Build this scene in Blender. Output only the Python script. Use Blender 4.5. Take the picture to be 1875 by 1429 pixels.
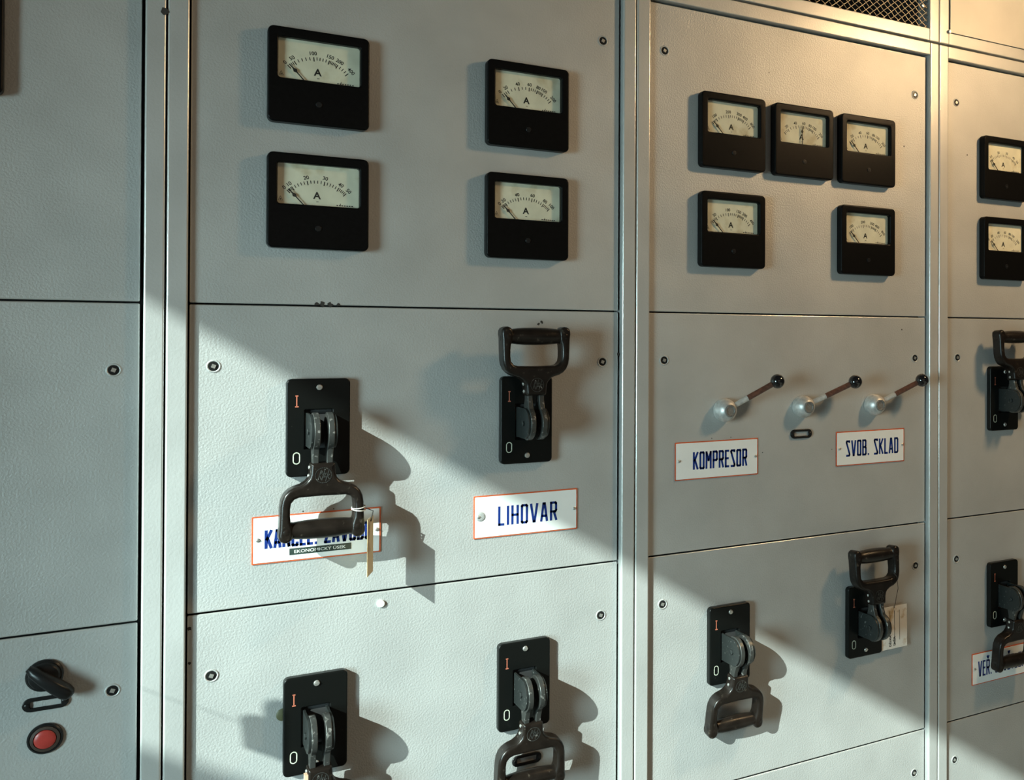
import bpy, bmesh, math, random
from mathutils import Vector, Matrix
C = bpy.context.scene.collection
for o in list(bpy.data.objects):
    bpy.data.objects.remove(o)
R = math.radians
PI = math.pi

# ------------------------------------------------------------------ camera
# wall of cabinets: panel faces lie in the plane Y=0, X runs right, Z up
D, ZC = 1.63, 1.62
YAW, PITCH, ROLL, FPX, PX, PY = 0.54994, 0.00663, 0.003365, math.exp(7.4844326), 1371.198, 607.901
def cam_axes():
    f = Vector((math.sin(YAW), math.cos(YAW), 0)); r = Vector((math.cos(YAW), -math.sin(YAW), 0)); u = Vector((0, 0, 1))
    f2 = f*math.cos(PITCH)+u*math.sin(PITCH); u2 = u*math.cos(PITCH)-f*math.sin(PITCH)
    return r*math.cos(ROLL)+u2*math.sin(ROLL), u2*math.cos(ROLL)-r*math.sin(ROLL), f2
AR, AU, AF = cam_axes()
cam = bpy.data.cameras.new('camera'); co = bpy.data.objects.new('camera', cam); C.objects.link(co)
M3 = Matrix((AR, AU, -AF)).transposed()
co.matrix_world = Matrix.Translation((0, -D, ZC)) @ M3.to_4x4()
cam.sensor_fit = 'HORIZONTAL'; cam.sensor_width = 36; cam.lens = FPX/1875*36
cam.shift_x = -(PX-937.5)/1875; cam.shift_y = (PY-714.5)/1875
cam.clip_start = 0.05
bpy.context.scene.camera = co
def at(px, py, y=0.0):
    """point of the wall plane (or of the parallel plane Y=y) that the photograph shows at a pixel"""
    d = AR*((px-PX)/FPX)-AU*((py-PY)/FPX)+AF
    t = (D+y)/d.y
    return Vector((0, -D, ZC))+d*t

# ------------------------------------------------------------------ light
sc = bpy.context.scene
sc.view_settings.view_transform = 'Standard'; sc.view_settings.look = 'None'
sc.view_settings.gamma = 1; sc.view_settings.use_curve_mapping = False
sc.view_settings.exposure = 0.0
w = bpy.data.worlds.new('world'); sc.world = w; w.use_nodes = True
bg = w.node_tree.nodes['Background']
bg.inputs[0].default_value = (0.62, 0.66, 0.66, 1); bg.inputs[1].default_value = 0.04
SUN = Vector((1.6, 1.0, -0.993))          # direction in which the sunlight travels
sun = bpy.data.lights.new('sun', 'SUN'); so = bpy.data.objects.new('sun', sun); C.objects.link(so)
sun.energy = 8.9; sun.color = (0.84, 1.0, 0.93); sun.angle = R(0.42)
so.rotation_euler = SUN.to_track_quat('-Z', 'Y').to_euler(); so.location = (-6, -6, 6)
def area(name, loc, target, sx, sy, power, col):
    l = bpy.data.lights.new(name, 'AREA'); o = bpy.data.objects.new(name, l); C.objects.link(o)
    l.shape = 'RECTANGLE'; l.size = sx; l.size_y = sy; l.energy = power; l.color = col
    o.location = loc; o.rotation_euler = (Vector(target)-Vector(loc)).to_track_quat('-Z', 'Y').to_euler()
    return o
# daylight of the tall windows in the left wall
wl = area('window_daylight', (-2.2, -1.65, ZC-.15), (-.25, 0, ZC-.80), .9, 1.0, 25, (0.64, 0.93, .97)); wl.data.spread = R(82)
area('hall_fill', (.5, -3.8, ZC+.5), (.7, 0, ZC-.1), 2.5, 1.6, 4.2, (1.0, .79, .62))  # added warm fill for the shaded fronts
# warm bulb in the gangway in front of the cabinets, above the right-hand end
lp = bpy.data.lights.new('ceiling_lamp', 'POINT'); lo = bpy.data.objects.new('ceiling_lamp', lp); C.objects.link(lo)
lp.energy = 49; lp.color = (1.0, 0.66, 0.34); lp.shadow_soft_size = 0.10; lo.location = (2.0, -0.88, ZC+0.90)

# ------------------------------------------------------------------ materials
def nodes(name):
    m = bpy.data.materials.new(name); m.use_nodes = True
    nt = m.node_tree; b = nt.nodes['Principled BSDF']
    return m, nt, b
def mat(name, col, rough=0.5, metal=0.0, var=0.0, vscale=30, bump=0.0, bscale=400, bdist=0.001, spec=0.5, dirt=None, dscale=60, dthr=0.62, coat=0.0):
    m, nt, b = nodes(name)
    b.inputs['Roughness'].default_value = rough; b.inputs['Metallic'].default_value = metal
    b.inputs['Specular IOR Level'].default_value = spec
    b.inputs['Coat Weight'].default_value = coat
    N = nt.nodes.new; L = nt.links.new
    geo = N('ShaderNodeNewGeometry')
    base = N('ShaderNodeRGB'); base.outputs[0].default_value = (*col, 1); out = base.outputs[0]
    if var:
        n = N('ShaderNodeTexNoise'); n.inputs['Scale'].default_value = vscale; n.inputs['Detail'].default_value = 4
        L(geo.outputs['Position'], n.inputs['Vector'])
        mr = N('ShaderNodeMapRange'); mr.inputs[1].default_value = 0.3; mr.inputs[2].default_value = 0.7
        mr.inputs[3].default_value = 1-var; mr.inputs[4].default_value = 1+var
        L(n.outputs['Fac'], mr.inputs[0])
        mx = N('ShaderNodeMix'); mx.data_type = 'RGBA'; mx.blend_type = 'MULTIPLY'; mx.inputs[0].default_value = 1
        L(out, mx.inputs[6]); L(mr.outputs[0], mx.inputs[7]); out = mx.outputs[2]
    if dirt:
        n = N('ShaderNodeTexNoise'); n.inputs['Scale'].default_value = dscale; n.inputs['Detail'].default_value = 6
        L(geo.outputs['Position'], n.inputs['Vector'])
        mr = N('ShaderNodeMapRange'); mr.inputs[1].default_value = dthr; mr.inputs[2].default_value = dthr+0.12
        L(n.outputs['Fac'], mr.inputs[0])
        mx = N('ShaderNodeMix'); mx.data_type = 'RGBA'; L(mr.outputs[0], mx.inputs[0])
        L(out, mx.inputs[6]); mx.inputs[7].default_value = (*dirt, 1); out = mx.outputs[2]
    L(out, b.inputs['Base Color'])
    if bump:
        n = N('ShaderNodeTexNoise'); n.inputs['Scale'].default_value = bscale; n.inputs['Detail'].default_value = 2
        L(geo.outputs['Position'], n.inputs['Vector'])
        bp = N('ShaderNodeBump'); bp.inputs['Strength'].default_value = bump; bp.inputs['Distance'].default_value = bdist
        L(n.outputs['Fac'], bp.inputs['Height']); L(bp.outputs[0], b.inputs['Normal'])
    return m
def paint(name, col, rough, grain, coat=.25, gd=.0012):
    """grey hammer-finish enamel on sheet steel: small pebbled relief over faint waviness, light soiling"""
    m, nt, b = nodes(name); N = nt.nodes.new; L = nt.links.new
    b.inputs['Roughness'].default_value = rough; b.inputs['Metallic'].default_value = 0.25
    b.inputs['Coat Weight'].default_value = coat; b.inputs['Coat Roughness'].default_value = .25
    geo = N('ShaderNodeNewGeometry')
    n1 = N('ShaderNodeTexNoise'); n1.inputs['Scale'].default_value = 7; n1.inputs['Detail'].default_value = 5
    L(geo.outputs['Position'], n1.inputs['Vector'])
    cr = N('ShaderNodeMapRange'); cr.inputs[1].default_value = .3; cr.inputs[2].default_value = .7; cr.inputs[3].default_value = .90; cr.inputs[4].default_value = 1.07
    L(n1.outputs['Fac'], cr.inputs[0])
    mx = N('ShaderNodeMix'); mx.data_type = 'RGBA'; mx.blend_type = 'MULTIPLY'; mx.inputs[0].default_value = 1
    mx.inputs[6].default_value = (*col, 1); L(cr.outputs[0], mx.inputs[7]); L(mx.outputs[2], b.inputs['Base Color'])
    n2 = N('ShaderNodeTexNoise'); n2.inputs['Scale'].default_value = 330; n2.inputs['Detail'].default_value = 1.5
    L(geo.outputs['Position'], n2.inputs['Vector'])
    n3 = N('ShaderNodeTexNoise'); n3.inputs['Scale'].default_value = 9; n3.inputs['Detail'].default_value = 1
    L(geo.outputs['Position'], n3.inputs['Vector'])
    b2 = N('ShaderNodeBump'); b2.inputs['Strength'].default_value = 0.10; b2.inputs['Distance'].default_value = 0.02
    L(n3.outputs['Fac'], b2.inputs['Height'])
    b1 = N('ShaderNodeBump'); b1.inputs['Strength'].default_value = grain; b1.inputs['Distance'].default_value = 0.0012
    L(n2.outputs['Fac'], b1.inputs['Height']); L(b2.outputs[0], b1.inputs['Normal']); L(b1.outputs[0], b.inputs['Normal'])
    return m
def glass_mat():
    m, nt, b = nodes('glass_pane'); N = nt.nodes.new; L = nt.links.new
    tr = N('ShaderNodeBsdfTransparent'); tr.inputs[0].default_value = (.95, .96, .94, 1)
    gl = N('ShaderNodeBsdfGlossy'); gl.inputs['Roughness'].default_value = .04
    fr0 = N('ShaderNodeFresnel'); fr0.inputs[0].default_value = 1.45
    ge = N('ShaderNodeNewGeometry'); fr = N('ShaderNodeMath'); fr.operation = 'MULTIPLY'; iv = N('ShaderNodeMath'); iv.operation = 'SUBTRACT'; iv.inputs[0].default_value = 1
    L(ge.outputs['Backfacing'], iv.inputs[1]); L(fr0.outputs[0], fr.inputs[0]); L(iv.outputs[0], fr.inputs[1])
    mx = N('ShaderNodeMixShader'); L(fr.outputs[0], mx.inputs[0]); L(tr.outputs[0], mx.inputs[1]); L(gl.outputs[0], mx.inputs[2])
    L(mx.outputs[0], nt.nodes['Material Output'].inputs[0])
    return m
def tag_mat(name, col, burn):
    """aged paper with scorch-brown blotches"""
    m, nt, b = nodes(name); N = nt.nodes.new; L = nt.links.new
    b.inputs['Roughness'].default_value = .8
    tc = N('ShaderNodeTexCoord'); n = N('ShaderNodeTexNoise'); n.inputs['Scale'].default_value = 34; n.inputs['Detail'].default_value = 5
    L(tc.outputs['Object'], n.inputs['Vector'])
    r = N('ShaderNodeValToRGB'); L(n.outputs['Fac'], r.inputs[0])
    e = r.color_ramp.elements; e[0].position = .53; e[0].color = (*col, 1); e[1].position = .70; e[1].color = (*burn, 1)
    L(r.outputs[0], b.inputs['Base Color'])
    return m
M = dict(
    paint=paint('grey_hammer_paint', (.47, .475, .46), .47, .55, 0, .0022),
    paint_frame=paint('grey_frame_paint', (.49, .495, .48), .40, .22, .25),
    paint_edge=mat('painted_edge_highlight', (.66, .665, .64), .24, metal=.45),  # lighter gloss for bevels, edge highlights put into the colour
    paint_plate=paint('grey_smooth_paint', (.50, .49, .45), .50, .10, 0),
    dark=mat('dark_interior', (.03, .03, .03), .8),
    bakelite=mat('black_bakelite', (.004, .004, .004), .33, spec=.09, var=.15, vscale=200, bump=.25, bscale=900, bdist=.0004),
    plate=mat('black_switch_plate', (.005, .0055, .005), .30, spec=.18, dirt=(.14, .14, .12), dscale=330, dthr=.74),
    handle=mat('brown_black_bakelite', (.011, .008, .0062), .30, spec=.28, var=.3, vscale=60, dirt=(.065, .053, .04), dscale=120, dthr=.64, bump=.12, bscale=600, bdist=.0005),
    arm=mat('worn_dark_steel', (.075, .077, .072), .38, metal=.6, dirt=(.42, .41, .38), dscale=150, dthr=.60),
    cheek=mat('dark_grey_steel', (.024, .028, .027), .42, metal=.3, dirt=(.25, .26, .24), dscale=180, dthr=.64),
    zinc=mat('zinc_plated_steel', (.62, .61, .57), .35, metal=.8, var=.15, vscale=200),
    alu=mat('cast_aluminium', (.60, .60, .58), .42, metal=.55, var=.2, vscale=120, bump=.15, bscale=500, bdist=.0005),
    cap=mat('knurled_grey_metal', (.27, .265, .25), .45, metal=.5, var=.2, vscale=400),
    rod=mat('red_brown_fibre_rod', (.105, .042, .026), .4, var=.35, vscale=180),
    ball=mat('gloss_black_ball', (.008, .008, .009), .12, coat=.5),
    blackplastic=mat('black_plastic', (.013, .013, .013), .3, spec=.22),
    dial=mat('aged_cream_dial', (.84, .79, .66), .6, var=.10, vscale=35, dirt=(.66, .57, .41), dscale=22, dthr=.56),
    ink=mat('black_ink', (.012, .012, .012), .6),
    faintink=mat('faded_ink', (.20, .17, .12), .6),
    glass=glass_mat(),
    enamel=mat('white_enamel', (.83, .84, .82), .16, var=.03, vscale=20, coat=.3),
    red=mat('red_enamel_edge', (.56, .11, .04), .25, var=.25, vscale=60),
    blue=mat('blue_enamel', (.012, .035, .20), .2),
    redmark=mat('red_paint_mark', (.50, .15, .09), .5),
    creammark=mat('cream_paint_mark', (.72, .74, .60), .5),
    tape=mat('dark_green_tape', (.03, .045, .038), .3),
    white=mat('white_plastic', (.78, .78, .74), .35),
    redcap=mat('red_button_cap', (.42, .045, .035), .35, var=.12, vscale=90),
    brownring=mat('brown_bakelite_ring', (.055, .040, .032), .35),
    kraft=tag_mat('kraft_paper', (.66, .54, .33), (.30, .19, .09)),
    paper=tag_mat('scorched_white_paper', (.76, .75, .70), (.42, .27, .08)),
    string=mat('pale_string', (.70, .66, .58), .9),
    wire=mat('thin_dark_wire', (.05, .045, .04), .5),
    mesh=mat('woven_steel_wire', (.09, .08, .062), .4, metal=.7, var=.3, vscale=90),
    chip=mat('chipped_paint', (.035, .030, .026), .8),
    rust=mat('bare_brown_edge', (.16, .085, .035), .7),
    plaster=mat('plaster', (.55, .54, .50), .9, var=.06, vscale=4),
    concrete=mat('concrete_floor', (.27, .25, .22), .7, var=.15, vscale=6),
    winframe=mat('window_paint', (.6, .6, .56), .5),
    olive=mat('olive_plug', (.10, .10, .05), .5),
    peach=mat('peach_paper', (.70, .45, .30), .8),
)

# ------------------------------------------------------------------ helpers
HARD = {'frame_post', 'frame_rail', 'panel', 'case', 'back_plate', 'cover_sheet', 'handle', 'cheek', 'lever_arm', 'rim', 'enamel_face', 'frame'}
def link(name, me, material, parent=None, loc=(0, 0, 0), rot=(0, 0, 0)):
    o = bpy.data.objects.new(name, me); C.objects.link(o)
    if material is not None and not me.materials:
        for mm in (material if isinstance(material, (list, tuple)) else [material]): me.materials.append(mm)
    o.parent = parent; o.location = loc; o.rotation_euler = rot
    if name in HARD:
        wn = o.modifiers.new('weighted_normal', 'WEIGHTED_NORMAL'); wn.keep_sharp = True; wn.weight = 60
    return o
def thing(name, label, cat, loc, group=None):
    o = bpy.data.objects.new(name, None); C.objects.link(o); o.empty_display_size = .02
    o.location = loc; o['label'] = label; o['category'] = cat
    if group: o['group'] = group
    return o
def done(bm, name, smooth=40):
    me = bpy.data.meshes.new(name); bmesh.ops.recalc_face_normals(bm, faces=bm.faces); bm.to_mesh(me); bm.free()
    if smooth:
        me.shade_smooth(); me.set_sharp_from_angle(angle=R(smooth))
    return me
def box_bm(bm, x0, x1, y0, y1, z0, z1, bev=0, seg=2, mi=0):
    b = bmesh.new(); bmesh.ops.create_cube(b, size=1)
    for v in b.verts: v.co = Vector(((x0+x1)/2+v.co.x*(x1-x0), (y0+y1)/2+v.co.y*(y1-y0), (z0+z1)/2+v.co.z*(z1-z0)))
    if bev: bmesh.ops.bevel(b, geom=b.edges[:], offset=bev, segments=seg, profile=.5, affect='EDGES')
    for f in b.faces: f.material_index = mi
    merge(bm, b)
def merge(bm, b, mx=None):
    t = bpy.data.meshes.new('t')
    if mx is not None: bmesh.ops.transform(b, matrix=mx, verts=b.verts)
    b.to_mesh(t); b.free(); bm.from_mesh(t); bpy.data.meshes.remove(t)
def box(name, x0, x1, y0, y1, z0, z1, bev=0, seg=2, edge=False):
    bm = bmesh.new(); box_bm(bm, x0, x1, y0, y1, z0, z1, bev, seg)
    if edge:                                   # rounded edges: lighter, glossier material that paints in the highlight lines
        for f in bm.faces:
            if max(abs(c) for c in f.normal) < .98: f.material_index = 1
    return done(bm, name)
def rrect(x0, x1, z0, z1, r, seg=5):
    out = []
    for cx, cz, a in ((x1-r, z1-r, 0), (x0+r, z1-r, 90), (x0+r, z0+r, 180), (x1-r, z0+r, 270)):
        for k in range(seg+1):
            t = R(a+90*k/seg); out.append((cx+r*math.cos(t), cz+r*math.sin(t)))
    return out
def circ(cx, cz, r, n=20):
    return [(cx+r*math.cos(2*PI*k/n), cz+r*math.sin(2*PI*k/n)) for k in range(n)]
def stadium(hw, r, n=8):
    return [(hw-r+r*math.cos(R(-90+180*k/n)), r*math.sin(R(-90+180*k/n))) for k in range(n+1)] + \
           [(-hw+r+r*math.cos(R(90+180*k/n)), r*math.sin(R(90+180*k/n))) for k in range(n+1)]
def plate_mesh(name, loops, y0, y1, bev=0.0, res=2, axis='Y', smooth=35):
    """solid cut from flat outlines (first outer, others holes, drawn in x,z), from y0 (back) to y1 (front, more negative)"""
    cu = bpy.data.curves.new(name, 'CURVE'); cu.dimensions = '2D'; cu.fill_mode = 'BOTH'
    for l in loops:
        s = cu.splines.new('POLY'); s.points.add(len(l)-1); s.use_cyclic_u = True
        for p, q in zip(s.points, l): p.co = (q[0], q[1], 0, 1)
    th = abs(y0-y1); cu.extrude = max(th/2-bev, 1e-5); cu.bevel_depth = bev; cu.bevel_resolution = res; cu.offset = -bev
    o = bpy.data.objects.new(name, cu); me = bpy.data.meshes.new_from_object(o)
    bpy.data.objects.remove(o); bpy.data.curves.remove(cu)
    yc = (y0+y1)/2
    for v in me.vertices:
        x, y, z = v.co
        v.co = (x, -z+yc, y) if axis == 'Y' else (-z+yc, -x, y)     # axis X: outline drawn as (-y, z), thickness along x
    me.name = name; me.materials.clear()
    b = bmesh.new(); b.from_mesh(me); bmesh.ops.remove_doubles(b, verts=b.verts, dist=1e-6)
    bmesh.ops.recalc_face_normals(b, faces=b.faces); b.to_mesh(me); b.free()
    me.shade_smooth(); me.set_sharp_from_angle(angle=R(smooth))
    return me
def lathe_bm(bm, prof, seg=24, ax='-Y', c=(0, 0, 0), mi=0):
    """profile [(radius, distance along axis)]"""
    rings = []
    c = Vector(c)
    def pt(r, h, t):
        a, b = r*math.cos(t), r*math.sin(t)
        return c+(Vector((a, -h, b)) if ax == '-Y' else Vector((h, a, b)) if ax == 'X' else Vector((a, b, h)))
    for r, h in prof:
        if r < 1e-7: rings.append([bm.verts.new(pt(0, h, 0))])
        else: rings.append([bm.verts.new(pt(r, h, 2*PI*k/seg)) for k in range(seg)])
    for A, B in zip(rings, rings[1:]):
        for k in range(seg):
            k2 = (k+1) % seg
            vs = [A[0]] if len(A) == 1 else [A[k], A[k2]]
            vs += [B[0]] if len(B) == 1 else [B[k2], B[k]]
            if len(vs) > 2:
                f = bm.faces.new(vs); f.material_index = mi
def lathe(name, prof, seg=24, ax='-Y', c=(0, 0, 0), smooth=40):
    bm = bmesh.new(); lathe_bm(bm, prof, seg, ax, c); return done(bm, name, smooth)
def tube_bm(bm, pts, r, seg=8, mi=0):
    pts = [Vector(p) for p in pts]; prev = None; rs = r if isinstance(r, (list, tuple)) else [r]*len(pts)
    for i, p in enumerate(pts):
        t = (pts[min(i+1, len(pts)-1)]-pts[max(i-1, 0)]).normalized()
        a = t.orthogonal().normalized() if i == 0 else (n0-t*n0.dot(t)).normalized()
        n0 = a; b = t.cross(a)
        ring = [bm.verts.new(p+(a*math.cos(2*PI*k/seg)+b*math.sin(2*PI*k/seg))*rs[i]) for k in range(seg)]
        if prev:
            for k in range(seg):
                f = bm.faces.new((prev[k], prev[(k+1) % seg], ring[(k+1) % seg], ring[k])); f.material_index = mi
        else: bm.faces.new(ring[::-1])
        prev = ring
    bm.faces.new(prev)
def tube(name, pts, r, seg=8):
    bm = bmesh.new(); tube_bm(bm, pts, r, seg); return done(bm, name)
def quad_strip(bm, pts, wid, y, mi=0):
    """flat stroke in the x,z plane at depth y; corners get square caps"""
    for (a, b) in zip(pts, pts[1:]):
        a, b = Vector(a), Vector(b); d = (b-a)
        if d.length < 1e-9: continue
        d.normalize(); n = Vector((-d.y, d.x))*wid/2
        e = d*wid*.5*.75
        a2, b2 = a-(e if a is not pts[0] else e), b+e
        bm.faces.new([bm.verts.new((q.x, y, q.y)) for q in (a2-n, b2-n, b2+n, a2+n)]).material_index = mi
_txt = {}
def text_mesh(s, bold=0.0):
    k = (s, bold)
    if k not in _txt:
        cu = bpy.data.curves.new('t', 'FONT'); cu.body = s; cu.size = 1; cu.align_x = 'CENTER'; cu.align_y = 'CENTER'; cu.offset = bold
        cu.resolution_u = 3
        o = bpy.data.objects.new('t', cu); me = bpy.data.meshes.new_from_object(o)
        bpy.data.objects.remove(o); bpy.data.curves.remove(cu)
        xs = [v.co.x for v in me.vertices]; ys = [v.co.y for v in me.vertices]
        cx, cy = (min(xs)+max(xs))/2, (min(ys)+max(ys))/2
        for v in me.vertices: v.co.x -= cx; v.co.y -= cy
        _txt[k] = me
    return _txt[k]
def put_text(bm, s, x, z, size, y, ang=0.0, bold=0.0, sx=1.0):
    b = bmesh.new(); b.from_mesh(text_mesh(s, bold))
    c, n = math.cos(ang), math.sin(ang)
    for v in b.verts:
        u, t = v.co.x*size*sx, v.co.y*size
        v.co = Vector((x+u*c-t*n, y, z+u*n+t*c))
    merge(bm, b)

# ------------------------------------------------------------------ the setting: room around the cabinets
def struct(name, me, m):
    o = link(name, me, m); o['kind'] = 'structure'; return o
struct('floor', box('floor', -3.2, 4.2, -5.5, .8, -.1, 0), M['concrete'])
struct('wall_back', box('wall_back', -3.2, 4.2, .62, .8, 0, 4.2), M['plaster'])
def window_wall():
    """left wall with one long high window; its head and sill bound the sun patch"""
    bm = bmesh.new(); X0, X1 = -3.2, -3.0
    zt, zs = ZC+2.030, ZC+1.277
    box_bm(bm, X0, X1, -5.5, .8, 0, zs); box_bm(bm, X0, X1, -5.5, .8, zt, 7.2)
    box_bm(bm, X0, X1, -1.2, .8, zs, zt)
    return done(bm, 'wall_left')
struct('wall_left', window_wall(), M['plaster'])
struct('trim_1', box('trim', -1.0, -.74, -.46, .62, 0, 4.2, .004), M['plaster'])   # masonry pier beside the first cabinet

# unseen shape on a thin wire off the pier, added to cast a shadow
def blob_shadow_shape():
    Xh = -.745; bm = bmesh.new(); pts = []
    for q in ((455, 1309), (476, 1313), (500, 1319), (497, 1292), (503, 1281), (513, 1284), (524, 1296), (545, 1312), (545, 1398), (520, 1387), (462, 1367)):
        p = at(*q); sft = (p.x-Xh)/SUN.x; pts.append((-sft, p.z-SUN.z*sft))
    a = [bm.verts.new((Xh-.012, y, z)) for y, z in pts]; b = [bm.verts.new((Xh+.004, y, z)) for y, z in pts]; n = len(pts)
    bm.faces.new(a); bm.faces.new(b[::-1])
    for k in range(n): bm.faces.new((a[k], a[(k+1) % n], b[(k+1) % n], b[k]))
    y0, z0 = pts[2]
    tube_bm(bm, [(Xh-.004, y0, z0-.02), (Xh-.004, -.44, z0-.02)], .0006, 6)
    return done(bm, 'blob_shadow_shape', 30)
struct('shadow_caster', blob_shadow_shape(), M['dark'])

# ------------------------------------------------------------------ cabinets
GAP0, PITCHX = 0.0148, 0.7364
ZTOP, ZPT, Z1, Z2, Z3 = .657, .626, .0480, -.4050, -.8610
def lock_mesh():
    bm = bmesh.new()
    lathe_bm(bm, [(.0098, -.0002), (.0092, .0010), (.0082, .0013), (.0072, .0007), (.0070, .0002)], 24, mi=0)   # dimpled collar
    lathe_bm(bm, [(.0072, .0004), (.0040, .0005), (0, .0005)], 24, mi=1)
    b = bmesh.new(); bmesh.ops.create_cube(b, size=1)
    for v in b.verts: v.co = Vector((v.co.x*.0054, -.0011+v.co.y*.0016, v.co.z*.0054))
    for f in b.faces: f.material_index = 2
    merge(bm, b, Matrix.Rotation(R(22), 4, 'Y'))
    return done(bm, 'panel_lock', 35)
LOCK = lock_mesh()
for k in ('paint', 'blackplastic', 'zinc'): LOCK.materials.append(M[k])
def chip_mesh(seed, s):
    rnd = random.Random(seed); bm = bmesh.new(); n = 9
    vs = [bm.verts.new((s*rnd.uniform(.4, 1)*math.cos(2*PI*k/n), -.0003, s*rnd.uniform(.4, 1)*math.sin(2*PI*k/n))) for k in range(n)]
    bm.faces.new(vs); return done(bm, 'paint_chip', 0)
cab_labels = [
    'grey cabinet at left edge with black knob and red button',
    'wide grey cabinet carrying four large ammeters and the LIHOVAR sign',
    'grey cabinet with five ammeters and three ball-ended levers',
    'grey cabinet cut off by the right edge of the photo']
panels = {}
for ci in range(4):
    gx = GAP0+(ci-1)*PITCHX
    cab = thing('switchgear_cabinet', cab_labels[ci], 'cabinet', (gx, 0, 0), 'row of grey switchgear cabinets')
    zo = ZC
    for nm, a, b_ in (('frame_post', .0010, .0278), ('frame_post', .7098, .7352)):
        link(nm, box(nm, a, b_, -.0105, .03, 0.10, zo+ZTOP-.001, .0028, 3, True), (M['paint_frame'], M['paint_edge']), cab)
    link('frame_rail', box('frame_rail', .0270, .7105, -.0098, .03, zo+.6285, zo+ZTOP-.0012, .002, 3), M['paint_frame'], cab)
    link('plinth', box('plinth', .0006, .7358, -.006, .5, 0, .10, .002), M['dark'], cab)
    link('carcass', box('carcass', .002, .734, .031, .55, .10, zo+ZTOP-.002), M['dark'], cab)
    for pi, (za, zb) in enumerate(((Z1, ZPT), (Z2, Z1), (Z3, Z2), (-1.505, Z3))):
        cz = zo+(za+zb)/2; hh = (zb-za)/2-.0013
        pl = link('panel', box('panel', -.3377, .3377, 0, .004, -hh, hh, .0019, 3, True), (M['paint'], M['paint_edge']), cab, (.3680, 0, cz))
        panels[(ci, pi)] = (pl, gx+.3680, cz)
def on_panel(px, py, y=0):
    p = at(px, py, y)
    ci = min(3, max(0, int(math.floor((p.x-GAP0)/PITCHX))+1)); z = p.z-ZC
    pi = 0 if z > Z1 else 1 if z > Z2 else 2 if z > Z3 else 3
    pl, cx, cz = panels[(ci, pi)]
    return pl, (p.x-cx, 0, p.z-cz)
for q in ((208, 678), (206, 1265), (1104, 75), (391, 671), (1103, 663), (387, 1238), (1100, 1127), (1217, 93), (1675, 174), (1216, 660),
          (1675, 656), (1213, 1107), (1676, 1036), (1674, 1416), (1751, 188), (1753, 655), (1751, 1024), (1748, 1392)):
    pl, l = on_panel(*q); link('panel_lock', LOCK, None, pl, l)
for i, (x, y, s) in enumerate(((580, 556.5, .004), (590, 557, .006), (604, 557.5, .005), (620, 558, .004), (992, 590, .0035), (986, 594, .003), (1132, 649, .004),
                               (1655, 268, .0028), (1771, 284, .003), (1408, 133, .002), (1651, 604, .0025), (346, 1152, .004), (347, 1215, .003),
                               (555, 936.5, .0016), (611, 932, .0016), (1303, 803, .0015), (1338, 801, .0015), (1396, 829, .0015), (1523, 823, .0015))):
    pl, l = on_panel(x, y)
    link('paint_chip', chip_mesh(i, s), M['chip'], pl, l)
# a scabbed patch on the first cabinet's right post and the brown bare edge below it
p = at(301, 20, -.0106); o = link('paint_chip', chip_mesh(77, .007), M['chip'], bpy.data.objects['switchgear_cabinet'], (p.x-(GAP0-PITCHX), -.0106, p.z))

# ---- header boxes above the third and fourth cabinets
def header(ci, label):
    gx = GAP0+(ci-1)*PITCHX
    h = thing('header_box', label, 'box', (gx, 0, ZC+ZTOP+.0022))
    H = .36
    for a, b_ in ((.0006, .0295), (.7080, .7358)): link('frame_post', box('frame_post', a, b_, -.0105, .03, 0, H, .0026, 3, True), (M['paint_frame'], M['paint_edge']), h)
    for a, b_ in ((.0006, .0278), (H-.03, H)): link('frame_rail', box('frame_rail', .0280, .7090, -.0100, .03, a, b_, .002, 3), M['paint_frame'], h)
    bm = bmesh.new()
    box_bm(bm, .002, .012, .03, .5, .001, H-.001); box_bm(bm, .724, .734, .03, .5, .001, H-.001)
    box_bm(bm, .012, .724, .03, .5, .001, .008); box_bm(bm, .012, .724, .49, .5, .008, H-.008); box_bm(bm, .012, .724, .03, .5, H-.008, H-.001)
    link('carcass', done(bm, 'carcass', 0), M['dark'], h)
    return h, H, gx
hb, H, gx = header(2, 'grey header box with woven wire vent above third cabinet')
def vent():
    """two families of crimped diagonal wires"""
    bm = bmesh.new(); x0, x1, z0, z1 = .0275, .7090, .0262, .334
    st = .0118; ang = R(37); r = .00085
    for sgn in (1, -1):
        d = Vector((math.cos(ang), sgn*math.sin(ang))); n = Vector((-d.y, d.x))
        cx, cz = (x0+x1)/2, (z0+z1)/2
        for k in range(-40, 41):
            p0 = Vector((cx, cz))+n*k*st
            ts = []
            lo, hi = -9, 9
            for c0, dd, a, b_ in ((p0.x, d.x, x0, x1), (p0.y, d.y, z0, z1)):
                t1, t2 = (a-c0)/dd, (b_-c0)/dd
                lo = max(lo, min(t1, t2)); hi = min(hi, max(t1, t2))
            if hi-lo < .004: continue
            m = max(2, int((hi-lo)/.0123)); pts = []
            for j in range(m+1):
                t = lo+(hi-lo)*j/m; q = p0+d*t
                pts.append((q.x, -.003+sgn*.0009*(1 if (j+k) % 2 else -1), q.y))
            tube_bm(bm, pts, r, 4)
    return done(bm, 'wire_mesh', 60)
wm = link('wire_mesh', vent(), M['mesh'], hb); wm['kind'] = 'stuff'
SCREW = lathe('screw', [(.0046, 0), (.0046, .0010), (.0036, .0022), (0, .0026)], 14)
bm = bmesh.new(); bm.from_mesh(SCREW); box_bm(bm, -.0038, .0038, -.0029, -.0022, -.0005, .0005); SCREW = done(bm, 'screw')
SCREW.materials.append(M['zinc'])
for q in ((1466, 2), (1690, 10)):
    p = at(*q, 0); link('screw', SCREW, None, hb, (p.x-gx, .0005, p.z-(ZC+ZTOP+.0022)))
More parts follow.
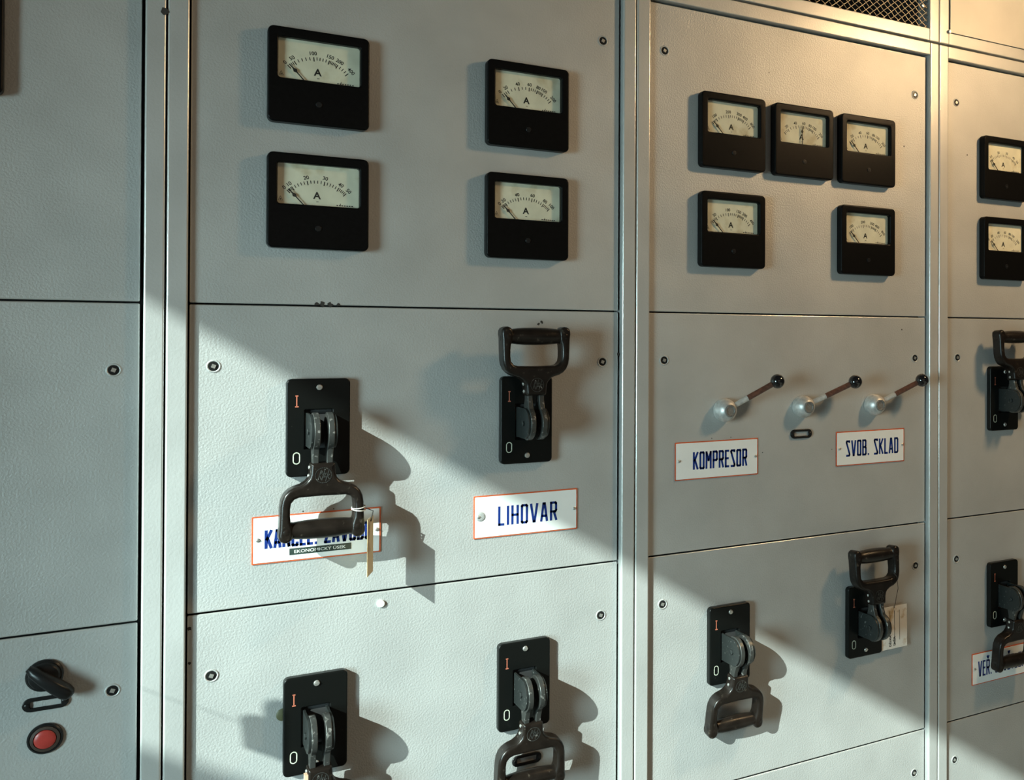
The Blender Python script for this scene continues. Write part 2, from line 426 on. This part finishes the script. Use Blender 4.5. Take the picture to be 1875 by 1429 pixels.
h3, H, gx3 = header(3, 'grey header box with plain cover sheet above right-hand cabinet')
link('cover_sheet', box('cover_sheet', .0300, .70, -.0140, -.0108, .0270, .33, .0008), M['paint_plate'], h3)
p = at(1737, 60, -.013); link('screw', SCREW, None, h3, (p.x-gx3+.003, -.0139, p.z-(ZC+ZTOP+.0022)+.003))

# ------------------------------------------------------------------ ammeters
CASE = plate_mesh('case', [rrect(-.072, .072, -.072, .072, .0085), rrect(-.0578, .0584, -.0050, .0570, .0035)], 0, -.0178, .0026, 3)
DIAL = box('dial', -.0600, .0606, -.0078, -.0068, -.0080, .0600)
GLASS = box('glass_pane', -.0574, .0580, -.0146, -.0138, -.0046, .0566)
bm = bmesh.new(); lathe_bm(bm, [(.0046, .017), (.0046, .0184), (.0040, .0190), (0, .0192)], 18); box_bm(bm, -.0036, .0036, -.0198, -.0190, -.0006, .0006)
ZSCREW = done(bm, 'zero_screw')
PVX, PVZ, RT = -.0016, -.0262, .0605
def needle_mesh(a):
    bm = bmesh.new(); y = -.0108
    def pt(r, o): return bm.verts.new((PVX+r*math.sin(a)+o*math.cos(a), y, PVZ+r*math.cos(a)-o*math.sin(a)))
    prof = [(.018, .0008), (.0445, .0008), (.0480, .0030), (.0515, .0011), (.0600, .0004)]
    L = [pt(r, -w_) for r, w_ in prof]; Q = [pt(r, w_) for r, w_ in prof]
    for k in range(len(prof)-1): bm.faces.new((L[k], L[k+1], Q[k+1], Q[k]))
    g = bmesh.ops.extrude_face_region(bm, geom=bm.faces[:])
    for v in [e for e in g['geom'] if isinstance(e, bmesh.types.BMVert)]: v.co.y -= .0006
    # keep the tail hidden below the window edge
    return done(bm, 'needle', 20)
A6 = [-45, -34, -6, 15.5, 28, 46]; A7 = [-45, -34, -14, 4.5, 18.5, 28.5, 46]; A5 = [-45, -37, -14, 10, 31, 43.5]
def marks(nums, angs, subs, hide0=False):
    bm = bmesh.new(); y = -.00795
    def tick(a, ln, wd):
        a = R(a); r0, r1 = RT-ln, RT
        P = [(PVX+r*math.sin(a)+o*math.cos(a), y, PVZ+r*math.cos(a)-o*math.sin(a)) for r, o in ((r0, -wd/2), (r1, -wd/2), (r1, wd/2), (r0, wd/2))]
        bm.faces.new([bm.verts.new(q) for q in P])
    for k, (s, a) in enumerate(zip(nums, angs)):
        tick(a, .0066, .0014)
        if not (hide0 and k == 0):
            rr = RT+.0052+.0006*(len(s) > 2); put_text(bm, s, PVX+rr*math.sin(R(a)), PVZ+rr*math.cos(R(a)), .0078, y, -R(a), .020)
        if k < len(subs):
            for j in range(1, subs[k]): tick(a+(angs[k+1]-a)*j/subs[k], .0048, .0011)
    put_text(bm, 'A', -.0020, .0112, .0150, y, 0, .028)
    tri = [(-.0560, .0005), (-.0500, .0005), (-.0530, .0068), (-.0560, .0005)]        # maker's device, test voltage star and fine print
    quad_strip(bm, tri, .0005, y); put_text(bm, '+', -.0530, .0025, .006, y, 0, .01)
    for k in range(7): box_bm(bm, .026+.0036*k, .0282+.0036*k, y-.0001, y, -.0028, -.0012)
    box_bm(bm, .0310, .0319, y-.0001, y, -.0030, .0012); box_bm(bm, -.0030, .0004, y-.0001, y, .0012, .0020)
    return done(bm, 'scale_markings', 0)
S400 = ['0', '50', '100', '150', '200', '400']; S800 = ['0', '100', '200', '300', '400', '800']
S200 = ['0', '20', '40', '60', '80', '100', '200']; S50 = ['0', '10', '20', '30', '40', '50']; S100 = ['0', '20', '40', '60', '80', '100']
SUB6 = [4, 5, 5, 6, 4]; SUB7 = [3, 3, 3, 4, 5, 4]; SUB5 = [4, 5, 5, 5, 5]
_mk = {}
def get_marks(nums, hide0):
    k = (tuple(nums), hide0)
    if k not in _mk:
        a, s = (A7, SUB7) if len(nums) == 7 else (A6, SUB6) if nums in (S400, S800) else (A5, SUB5)
        _mk[k] = marks(nums, a, s, hide0)
    return _mk[k]
def ammeter(x, z, nums, ang, label, hide0=False):
    t = thing('ammeter', label, 'ammeter', (x, -.0002, ZC+z), 'square black ammeters on the cabinets')
    link('case', CASE, M['bakelite'], t); link('dial', DIAL, M['dial'], t)
    link('scale_markings', get_marks(nums, hide0), M['ink'], t)
    link('needle', needle_mesh(R(ang)), M['ink'], t)
    link('glass_pane', GLASS, M['glass'], t)
    link('zero_screw', ZSCREW, M['blackplastic'], t, (-.0012, 0, -.0405))
ca, cb, ra, rb = .2160, .5465, .3960, .2062
ammeter(ca, ra, S400, -42.5, 'black ammeter with scale to 400, upper left of the four on the wide cabinet')
ammeter(ca, rb, S50, -42.5, 'black ammeter with a bright dial reading 0 to 50, lower left of the four')
ammeter(cb, ra, S200, -42.5, 'black ammeter with scale to 200, upper right of the four on the wide cabinet')
ammeter(cb, rb, S100, -42.5, 'black ammeter reading 0 to 100, above the raised handle by LIHOVAR')
ammeter(.9545, ra+.002, S800, -43, 'black ammeter with scale to 800, left end of the row of three', True)
ammeter(1.1198, ra+.001, S200, -1, 'black ammeter with its needle upright, middle of the row of three', True)
ammeter(1.2845, ra, S200, -43, 'black ammeter with scale to 200, right end of the row of three', True)
ammeter(.9545, rb+.002, S400, -43, 'black ammeter with scale to 400, below the left one of the row of three', True)
ammeter(1.2842, rb, S800, -43, 'black ammeter with scale to 800, below the right one of the row of three', True)
p = at(1802.5, 246.8, -.0175); ammeter(p.x+.072, p.z-ZC-.072, S50, -43, 'black ammeter reading to 50, upper of two at right edge', True)
p = at(1802.5, 395.6, -.0175); ammeter(p.x+.072, p.z-ZC-.072, S200, -43, 'black ammeter with scale to 200, lower of two at right edge')
p = at(5, 173, -.0175); ammeter(p.x-.072, p.z-ZC+.072, S400, -43, 'black ammeter mostly cut off at upper left corner')

# ------------------------------------------------------------------ lever switches
SLOT = rrect(-.0195, .0195, -.033, .027, .001, 1)
BACK = plate_mesh('back_plate', [rrect(-.0452, .0452, -.0745, .0745, .0075), SLOT], 0, -.0130, .0022, 3)
PIV = (-.050, -.003)        # pivot: depth, height
def cheek_mesh():
    n = 14; cz = -.003
    o = [(.008, cz-.0255), (.050, cz-.0255)]+[(.050+.0265*math.cos(R(-90+180*k/n)), cz+.0255*math.sin(R(-90+180*k/n))) for k in range(1, n)]+[(.050, cz+.0255), (.008, cz+.0255)]
    return plate_mesh('cheek', [o], -.0018, .0018, .0004, 1, 'X')
CHEEK = cheek_mesh()
NUT = lathe('pivot_bolt', [(.0050, 0), (.0050, .0026), (.0040, .0032), (0, .0032)], 6, 'X')
def arm_mesh(up):
    s = 1 if up else -1; n = 22; r = .0285
    o = []
    for k in range(n+1):                                     # disc about the pivot, open towards the handle side
        a = R(-90+28+ (360-56)*k/n)
        o.append((r*math.cos(a+PI), r*math.sin(a+PI)) if False else (r*math.sin(R(28+(360-56)*k/n)), -r*math.cos(R(28+(360-56)*k/n))))
    o = [(x, z) for x, z in o]+[(-.0085, -.040), (-.0085, -.058), (.0085, -.058), (.0085, -.040)]
    o = [(x, -z if up else z) for x, z in o]
    return plate_mesh('lever_arm', [o], -.0043, .0043, .0012, 2, 'X')
ARM = {u: arm_mesh(u) for u in (False, True)}
def half_outline():
    # right half of the stirrup, pivot at the origin, hanging down; from neck top round the leg to the inside of the opening
    return [(0, -.0465), (.0145, -.0465), (.0165, -.0482), (.0172, -.051), (.0178, -.0625), (.0195, -.0685), (.0235, -.0735), (.0300, -.0775), (.0400, -.0805), (.0470, -.0845),
            (.0525, -.0905), (.0560, -.0985), (.0575, -.1075), (.0580, -.120), (.0586, -.141), (.0597, -.149), (.0592, -.1550), (.0570, -.1590), (.0530, -.1612),
            (.0490, -.1617), (.0450, -.1604), (.0418, -.1574), (.0400, -.1520), (.0398, -.146), (.0408, -.139), (.0435, -.131), (.0442, -.122), (.0442, -.112), (.0430, -.1040), (.0385, -.0985), (.0320, -.0962), (.0, -.0955)]
def handle_mesh(up):
    h = half_outline(); o = h+[(-x, z) for x, z in h[-2:0:-1]]
    if up: o = [(x, -z) for x, z in o]
    return plate_mesh('handle', [o], .0140, -.0140, .0055, 4, smooth=60)
HANDLE = {u: handle_mesh(u) for u in (False, True)}
def grip_mesh(up):
    z = .1455 if up else -.1455
    hf = [(.0148, 0), (.0144, .018), (.0134, .031), (.0124, .039), (.0130, .0425), (.0144, .0460), (.0150, .0495), (.0142, .0535), (.0115, .0570), (.0065, .0592), (0, .0598)]
    prof = [(a, -b) for a, b in hf[:0:-1]]+hf
    return lathe('grip', prof, 26, 'X', (0, 0, z), 70)
GRIP = {u: grip_mesh(u) for u in (False, True)}
def emblem_mesh():
    bm = bmesh.new(); r = .0112
    n = 28; ring = [(r*math.cos(2*PI*k/n), r*math.sin(2*PI*k/n)) for k in range(n+1)]
    for (a, b_) in zip(ring, ring[1:]):
        quad_strip(bm, [Vector(a), Vector(b_)], .0011, -.0007)
    for pts in (((-.0072, -.0058), (-.0030, .0078)), ((-.0030, .0078), (-.0012, .0052)), ((-.0012, .0052), (-.0058, .0002)), ((-.0055, .0005), (-.0030, -.0062)),
                ((-.0022, -.0070), (.0022, .0085)), ((-.0012, .0020), (.0042, .0030)), ((.0040, .0032), (.0004, -.0030)), ((.0004, -.0030), (.0050, -.0020)),
                ((.0030, -.0085), (.0074, .0064)), ((.0050, -.0018), (.0086, .0010)), ((.0054, -.0012), (.0082, -.0058))):
        quad_strip(bm, [Vector(q) for q in pts], .0013, -.0008)
    me = done(bm, 'emblem', 0)
    return me
EMB = emblem_mesh()
bm = bmesh.new(); lathe_bm(bm, [(.0032, 0), (.0029, .0012), (.0015, .0020), (0, .0022)], 12, 'X'); RIV = done(bm, 'rivet')
def mark_i():
    bm = bmesh.new(); w_ = .0015; y = -.01325
    quad_strip(bm, [Vector((0, -.0078)), Vector((0, .0078))], w_, y); quad_strip(bm, [Vector((-.0012, .0082)), Vector((.0014, .0082))], .0018, y); quad_strip(bm, [Vector((-.0016, -.0082)), Vector((.0020, -.0082))], .0018, y)
    return done(bm, 'on_mark', 0)
def mark_o():
    st = stadium(.0085, .0044, 8); st = [(z, x) for x, z in st]; st.append(st[0]); bm = bmesh.new()
    for a, b_ in zip(st, st[1:]): quad_strip(bm, [Vector(a), Vector(b_)], .0014, -.01325)
    return done(bm, 'off_mark', 0)
MI, MO = mark_i(), mark_o()
MIR = lambda me: me
def switch(x, z, up, tilt, label, rough_marks=False):
    t = thing('lever_switch', label, 'switch', (x, -.0002, ZC+z), 'black lever switches with stirrup handles')
    link('back_plate', BACK, M['plate'], t)
    link('slot_liner', LINER, M['dark'], t)
    link('on_mark', MI, M['redmark'], t, (-.0310, 0, .0405)); link('off_mark', MO, M['creammark'], t, (-.0310, 0, -.0460))
    for zz in (.0612, -.0610): link('plate_screw', SCREW, None, t, (.0008, -.0129, zz))
    for sx in (-1, 1):
        ch = link('cheek', CHEEK, M['cheek'], t, (sx*.0162, 0, 0))
        b_ = link('pivot_bolt', NUT, M['cheek'], ch, (sx*.0016, PIV[0], PIV[1]), (0, 0, 0 if sx > 0 else PI))
        link('lever_arm', ARM[up], M['arm'], t, (sx*.0098, PIV[0], PIV[1]), (tilt, 0, 0))
    h = link('handle', HANDLE[up], M['handle'], t, (0, PIV[0], PIV[1]), (tilt, 0, 0))
    link('grip', GRIP[up], M['handle'], h)
    s = 1 if up else -1
    link('emblem', EMB, M['arm'], h, (0, -.0138, s*.0645))
    for zz in (.0535, .0660): link('rivet', RIV, M['zinc'], h, (-.0168-.0012*(zz > .06), .002, s*zz), (0, 0, PI))
    return t, h
bm = bmesh.new(); box_bm(bm, -.0193, .0193, -.004, -.0015, -.0328, .0268); LINER = done(bm, 'slot_liner')
s1, h1 = switch(.2178, -.1387, False, R(0), 'lever switch with handle down over the KANCEL sign, tagged')
s2, h2 = switch(.5465, -.1405, True, R(0), 'lever switch with handle raised, above the LIHOVAR sign')
s3, h3_ = switch(.2165, -.5915, False, R(1), 'sunlit lever switch at bottom of photo, below the KANCEL sign')
s4, h4 = switch(.5448, -.5925, False, R(4), 'sunlit lever switch below the LIHOVAR sign, handle down')
p = at(1337, 1179.5, -.013); s5, h5 = switch(p.x, p.z-ZC, False, R(9), 'lever switch with handle down, left on the third cabinet')
p = at(1585, 1137, -.013); s6, h6 = switch(p.x, p.z-ZC, True, R(-4), 'shaded lever switch with handle raised and white tag beside it')
s7, h7 = switch(1.6895, -.1375, True, R(-3), 'lever switch with handle raised, cut by right edge of photo')
p = at(1839, 1087, -.013); s8, h8 = switch(1.6895, p.z-ZC, False, R(4), 'lever switch with handle down over the sign at right edge')

bm = bmesh.new(); box_bm(bm, -.0215, -.0165, -.0125, -.0025, -.0700, -.0535); box_bm(bm, -.0235, -.0185, -.0140, -.0020, -.0760, -.0640)
sp = link('paper_scrap', done(bm, 'paper_scrap', 0), M['peach'], h3_); sp['label'] = 'torn peach paper stuck to the neck'

# ------------------------------------------------------------------ enamel signs
FONT = {
    'K': (.36, [[(0, 0), (0, 1)], [(.36, 1), (.06, .50)], [(.10, .56), (.36, 0)]]), 'A': (.38, [[(0, 0), (.15, 1), (.23, 1), (.38, 0)], [(.07, .27), (.31, .27)]]),
    'N': (.38, [[(0, 0), (0, 1), (.38, 0), (.38, 1)]]), 'C': (.33, [[(.33, .86), (.33, .98), (.30, 1), (.04, 1), (0, .96), (0, .04), (.04, 0), (.30, 0), (.33, .02), (.33, .14)]]),
    'E': (.28, [[(.28, 1), (0, 1), (0, 0), (.28, 0)], [(0, .52), (.24, .52)]]), 'L': (.27, [[(0, 1), (0, 0), (.27, 0)]]), '.': (.05, [[(0.02, .01), (.03, .01)]]),
    'Z': (.34, [[(0, 1), (.34, 1), (0, 0), (.34, 0)]]), 'V': (.40, [[(0, 1), (.17, 0), (.23, 0), (.40, 1)]]), 'O': (.33, [[(.04, 0), (0, .05), (0, .95), (.04, 1), (.29, 1), (.33, .95), (.33, .05), (.29, 0), (.04, 0)]]),
    'D': (.34, [[(0, 0), (0, 1), (.28, 1), (.34, .92), (.34, .08), (.28, 0), (0, 0)]]), 'U': (.34, [[(0, 1), (0, .05), (.04, 0), (.30, 0), (.34, .05), (.34, 1)]]),
    'I': (.02, [[(.01, 0), (.01, 1)]]), 'H': (.34, [[(0, 0), (0, 1)], [(.34, 0), (.34, 1)], [(0, .5), (.34, .5)]]), 'R': (.34, [[(0, 0), (0, 1), (.29, 1), (.34, .95), (.34, .56), (.29, .48), (0, .48)], [(.19, .48), (.35, 0)]]),
    'M': (.42, [[(0, 0), (0, 1), (.21, .48), (.42, 1), (.42, 0)]]), 'P': (.34, [[(0, 0), (0, 1), (.29, 1), (.34, .95), (.34, .52), (.29, .46), (0, .46)]]),
    'S': (.34, [[(.32, .94), (.32, 1), (.05, 1), (0, .95), (.02, .85), (.33, .15), (.34, .06), (.30, 0), (.02, 0)]]), 'B': (.34, [[(0, 0), (0, 1), (.27, 1), (.32, .94), (.32, .60), (.27, .53), (0, .53)], [(.27, .53), (.34, .46), (.34, .06), (.29, 0), (0, 0)]]),
    'T': (.32, [[(0, 1), (.32, 1)], [(.16, 1), (.16, 0)]]), ' ': (.14, []), 'Y': (.36, [[(0, 1), (.18, .48), (.36, 1)], [(.18, .48), (.18, 0)]])}
ACC = {'Á': ('A', [[(.17, 1.16), (.27, 1.30)]]), 'Ř': ('R', [[(.06, 1.30), (.17, 1.16), (.28, 1.30)]]), 'Ě': ('E', [[(.03, 1.30), (.14, 1.16), (.25, 1.30)]]), 'Í': ('I', [[(0, 1.16), (.09, 1.30)]])}
def stroke_text(s, x0, x1, z0, z1, y, th, gap=.25):
    bm = bmesh.new(); cur = 0; items = []
    for ch in s:
        acc = []
        if ch in ACC: ch, acc = ACC[ch]
        wd, st = FONT[ch]; items.append((cur, st+acc)); cur += wd+gap+.03
    tot = cur-gap-.03; h = z1-z0; kx = (x1-x0)/tot; kz = h
    for cx, st in items:
        for pl in st: quad_strip(bm, [Vector((x0+(cx+a)*kx, z0+b_*kz)) for a, b_ in pl], th, y)
    return done(bm, 'lettering', 0)
SW, SH = .0918, .0360
SPLATE = plate_mesh('rim', [rrect(-SW, SW, -SH, SH, .0012, 2)], 0, -.0016, .0004, 1)
SFACE = plate_mesh('enamel_face', [rrect(-SW+.0021, SW-.0021, -SH+.0021, SH-.0021, .0010, 2)], -.0010, -.0022, .0004, 1)
SSCREW = lathe('sign_screw', [(.0030, .002), (.0030, .0030), (.0020, .0038), (0, .0040)], 12)
bm = bmesh.new(); bm.from_mesh(SSCREW); box_bm(bm, -.0026, .0026, -.0043, -.0037, -.0004, .0004); SSCREW = done(bm, 'sign_screw'); SSCREW.materials.append(M['zinc'])
def sign(x, z, text, u0, u1, v0, v1, label, rot=0.0, sl=-.0835, sr=.0860):
    t = thing('enamel_sign', label, 'sign', (x, -.0002, ZC+z), 'white enamel name signs'); t.rotation_euler = (0, rot, 0)
    link('rim', SPLATE, M['red'], t); link('enamel_face', SFACE, M['enamel'], t)
    W_, H_ = 2*SW, 2*SH; th = .0042
    me = stroke_text(text, -SW+u0*W_+th/2, -SW+u1*W_-th/2, SH-v1*H_+th/2, SH-v0*H_-th/2, -.00232, th)
    link('lettering', me, M['blue'], t)
    for sx in (sl, sr): link('sign_screw', SSCREW, None, t, (sx, 0, .0006))
    return t
k = sign(.2196, -.3063, 'KANCEL. ZÁVODU', .094, .925, .288, .690, 'white sign half hidden behind a handle, with green tape label')
tp = link('embossed_tape', box('embossed_tape', -.0405, .0475, -.0029, -.0021, -.0262, -.0163, .0002), M['tape'], k)
bm = bmesh.new(); put_text(bm, 'EKONOMICKÝ ÚSEK', .003, -.0208, .0066, -.00296, 0, .012, 1.22); link('tape_lettering', done(bm, 'tape_lettering', 0), M['white'], tp)
l = sign(.5512, -.3025, 'LIHOVAR', .224, .795, .275, .742, 'white enamel sign reading LIHOVAR')
link('enamel_chip', lathe('enamel_chip', [(.0082, .0022), (.0078, .0026), (.004, .0030), (0, .0030)], 18), M['paint'], l, (-.0800, 0, .0010))
sign(.9284, -.2327, 'KOMPRESOR', .205, .862, .268, .745, 'white enamel sign reading KOMPRESOR')
sign(1.3037, -.2303, 'SVOB. SKLAD', .133, .908, .262, .738, 'white enamel sign reading SVOB. SKLAD')
a, b_ = at(1779.4, 1199.2, -.001), at(1780.3, 1256, -.001)
sign(a.x+SW, (a.z+b_.z)/2-ZC, 'VEŘ. OSVĚTLENÍ', .10, .97, .262, .760, 'white sign beginning VEŘ, cut by right edge of photo')

# ------------------------------------------------------------------ paper tags
def tag_mesh(wd, ht, th=.0005, cut=0.0):
    return box('paper', -wd/2, wd/2, -th/2, th/2, -ht, 0)
t = thing('paper_tag', 'brown paper tag on a string hanging from the KANCEL handle', 'tag', (0, 0, 0))
top = at(678, 948, -.055); t.location = (top.x, -.055, top.z)
tg = link('paper', tag_mesh(.041, .087), M['kraft'], t, (0, 0, 0), (0, 0, R(68)))
hz = s1.location.z+PIV[1]-.118; hx = s1.location.x+.0518; hy = PIV[0]
bm = bmesh.new()
for dz, tl in ((0, .0012), (-.0040, -.001)):
    lp_ = [Vector((hx, hy, hz+dz))+Vector((.0095*math.cos(2*PI*k/20), .0165*math.sin(2*PI*k/20), tl*math.cos(2*PI*k/20))) for k in range(21)]
    tube_bm(bm, [q-t.location for q in lp_], .0008, 6)
link('string', done(bm, 'string'), M['string'], t)
link('tie_wire', tube('tie_wire', [Vector((hx+.0095, hy-.004, hz-.002))-t.location, Vector((.004, -.001, .010)), Vector((.001, 0, -.006))], .0009, 6), M['wire'], t)
t = thing('paper_tag', 'scorched white paper tag beside the raised handle in shade', 'tag', (0, 0, 0))
top = at(1637, 1110, -.008); t.location = (top.x, -.008, top.z)
xl, xr = s6.location.x+.0464-top.x, at(1661, 1140, -.009).x-top.x
link('paper', box('paper', xl, xr, -.00025, .00025, -.0905, 0), M['paper'], t, (0, 0, 0), (R(-1), 0, R(1)))
bm = bmesh.new()
for xx in (-.012, .0005, .0150): box_bm(bm, xx-.0005, xx+.0005, -.00045, -.0004, -.074, -.010)
put_text(bm, 'DÉLKA', -.0125, -.073, .0080, -.0005, R(90), .02); put_text(bm, 'SMĚR', -.0010, -.075, .0080, -.0005, R(90), .02)
link('print', done(bm, 'print', 0), M['ink'], t, (0, 0, 0), (R(-1), 0, R(1)))
bm = bmesh.new(); b_ = []
hp = h6.parent.location
c0 = Vector((hp.x+.046, PIV[0]+.008, hp.z+PIV[1]+.108))
tube_bm(bm, [c0-t.location, c0+Vector((-.006, -.024, -.006))-t.location, Vector((.001, -.012, .040)), Vector((.000, -.001, -.004))], .0006, 6)
link('tie_wire', done(bm, 'tie_wire'), M['wire'], t)
t = thing('paper_tag', 'pale paper tag behind the raised lever at right edge', 'tag', (0, 0, 0))
top = at(1868, 722, -.02); t.location = (top.x+.012, -.02, top.z)
link('paper', tag_mesh(.04, .036), M['paper'], t, (0, 0, 0), (R(-3), 0, 0))
link('tie_wire', tube('tie_wire', [(0, -.001, -.004), (.004, -.006, .03), (.006, -.020, .075)], .0006, 6), M['wire'], t)

# ------------------------------------------------------------------ ball-ended rotary levers
def hub_mesh():
    bm = bmesh.new()
    lathe_bm(bm, [(.0200, 0), (.0222, .0010), (.0226, .0060), (.0222, .0120), (.0205, .0185), (.0170, .0245), (.0130, .0282), (.0122, .0286)], 36)
    return done(bm, 'hub', 60)
HUB = hub_mesh()
def knurl():
    bm = bmesh.new(); lathe_bm(bm, [(.0122, .0284), (.0116, .0302), (.0084, .0304), (.0078, .0292), (0, .0292)], 30)
    for k in range(18):
        a = 2*PI*k/18; lathe_bm(bm, [(.0013, .0300), (.0011, .0312), (0, .0316)], 6, '-Y', (.0100*math.cos(a), 0, .0100*math.sin(a)))
    return done(bm, 'knurled_cap', 40)
KN = knurl()
def ball_lever(hx_, hy_, bx, by, label, group='ball-ended rotary levers'):
    p = at(hx_, hy_, -.0); q = at(bx, by, -.046)
    t = thing('rotary_lever', label, 'lever', (p.x, -.0002, p.z), group)
    link('hub', HUB, M['alu'], t); link('knurled_cap', KN, M['cap'], t)
    e = Vector((q.x-p.x, -.046, q.z-p.z)); s = Vector((.010, -.0165, .006)); d = e-s
    link('ferrule', tube('ferrule', [s, s+d*.36], .0052, 12), M['alu'], t)
    link('rod', tube('rod', [s+d*.35, s+d*.93], .0056, 12), M['rod'], t)
    bm = bmesh.new(); bmesh.ops.create_uvsphere(bm, u_segments=24, v_segments=16, radius=.0142); bmesh.ops.translate(bm, verts=bm.verts, vec=e)
    link('ball_knob', done(bm, 'ball_knob', 80), M['ball'], t)
ball_lever(1323.5, 751, 1423.5, 698.5, 'aluminium rotary lever with black ball, above the KOMPRESOR sign')
ball_lever(1466.5, 744.5, 1566, 699.4, 'aluminium rotary lever with black ball, middle of three')
ball_lever(1596.5, 741, 1688, 696.5, 'aluminium rotary lever with black ball, above the SVOB. SKLAD sign')

# ------------------------------------------------------------------ small label holders, knob, button, plugs
HOLD = plate_mesh('frame', [stadium(.0262, .0094), rrect(-.0170, .0170, -.0042, .0042, .0012, 2)], 0, -.0034, .0012, 2)
RIV2 = RIV.copy(); RIV2.materials.clear()
def holder(px, py, label):
    p = at(px, py); t = thing('label_holder', label, 'label holder', (p.x, -.0002, p.z), 'small black label holders')
    link('frame', HOLD, M['blackplastic'], t)
    for sx in (-1, 1): link('holder_rivet', RIV2, M['blackplastic'], t, (sx*.0208, -.0030, 0), (0, 0, R(-90)))
holder(1466, 794.5, 'small empty black label holder under the middle ball lever')
holder(964, 1390, 'small black label holder seen through a hanging handle')
holder(84, 1287, 'small empty black label holder between the knob and the red button')

p = at(82, 1236.5); t = thing('rotary_selector', 'black pointer knob above the red button', 'knob', (p.x, -.0002, p.z))
link('knob_base', lathe('knob_base', [(.0215, 0), (.0215, .0035), (.0195, .0055), (.0185, .0055), (.0175, .010), (.0150, .012), (0, .012)], 36), M['blackplastic'], t)
def pointer():
    bm = bmesh.new(); d = Vector((math.cos(R(-42)), math.sin(R(-42)))); n = Vector((-d.y, d.x))
    secs = [(-.0235, .0036, .013, .021), (-.016, .0062, .011, .026), (0, .0078, .011, .030), (.018, .0088, .011, .031), (.032, .0092, .011, .029), (.039, .0078, .012, .026), (.042, .0045, .014, .022)]
    prev = None
    for s, hw, y0, y1 in secs:
        c = d*s
        ring = [bm.verts.new((c.x+n.x*o, -y, c.y+n.y*o)) for o, y in ((-hw, y0), (-hw*.95, y1-.003), (-hw*.55, y1), (hw*.55, y1), (hw*.95, y1-.003), (hw, y0))]
        if prev:
            for k in range(6): bm.faces.new((prev[k], prev[(k+1) % 6], ring[(k+1) % 6], ring[k]))
        else: bm.faces.new(ring)
        prev = ring
    bm.faces.new(prev); return done(bm, 'pointer', 50)
link('pointer', pointer(), M['blackplastic'], t)
p = at(83, 1352); t = thing('push_button', 'red push button in a black ring', 'button', (p.x, -.0002, p.z))
link('bezel', lathe('bezel', [(.0205, 0), (.0205, .0030), (.0190, .0046), (.0178, .0046), (.0172, .0034)], 40), M['blackplastic'], t)
link('collar', lathe('collar', [(.0174, .0030), (.0168, .0052), (.0135, .0060), (.0126, .0045)], 40), M['brownring'], t)
link('button_cap', lathe('button_cap', [(.0124, .0030), (.0124, .0062), (.0114, .0072), (.006, .0078), (0, .0080)], 36), M['redcap'], t)
p = at(697, 1105.5); t = thing('panel_plug', 'small white plastic plug right of the hanging brown tag', 'plug', (p.x, -.0002, p.z))
link('plug_head', lathe('plug_head', [(.0062, 0), (.0062, .0022), (.0052, .0036), (0, .0044)], 20), M['white'], t)
p = at(518, 1309); t = thing('panel_plug', 'olive plug half hidden behind the bottom left switch plate', 'plug', (p.x, -.0002, p.z))
link('plug_head', lathe('plug_head', [(.0095, 0), (.0093, .0012), (.0080, .0020), (0, .0022)], 20), M['olive'], t)
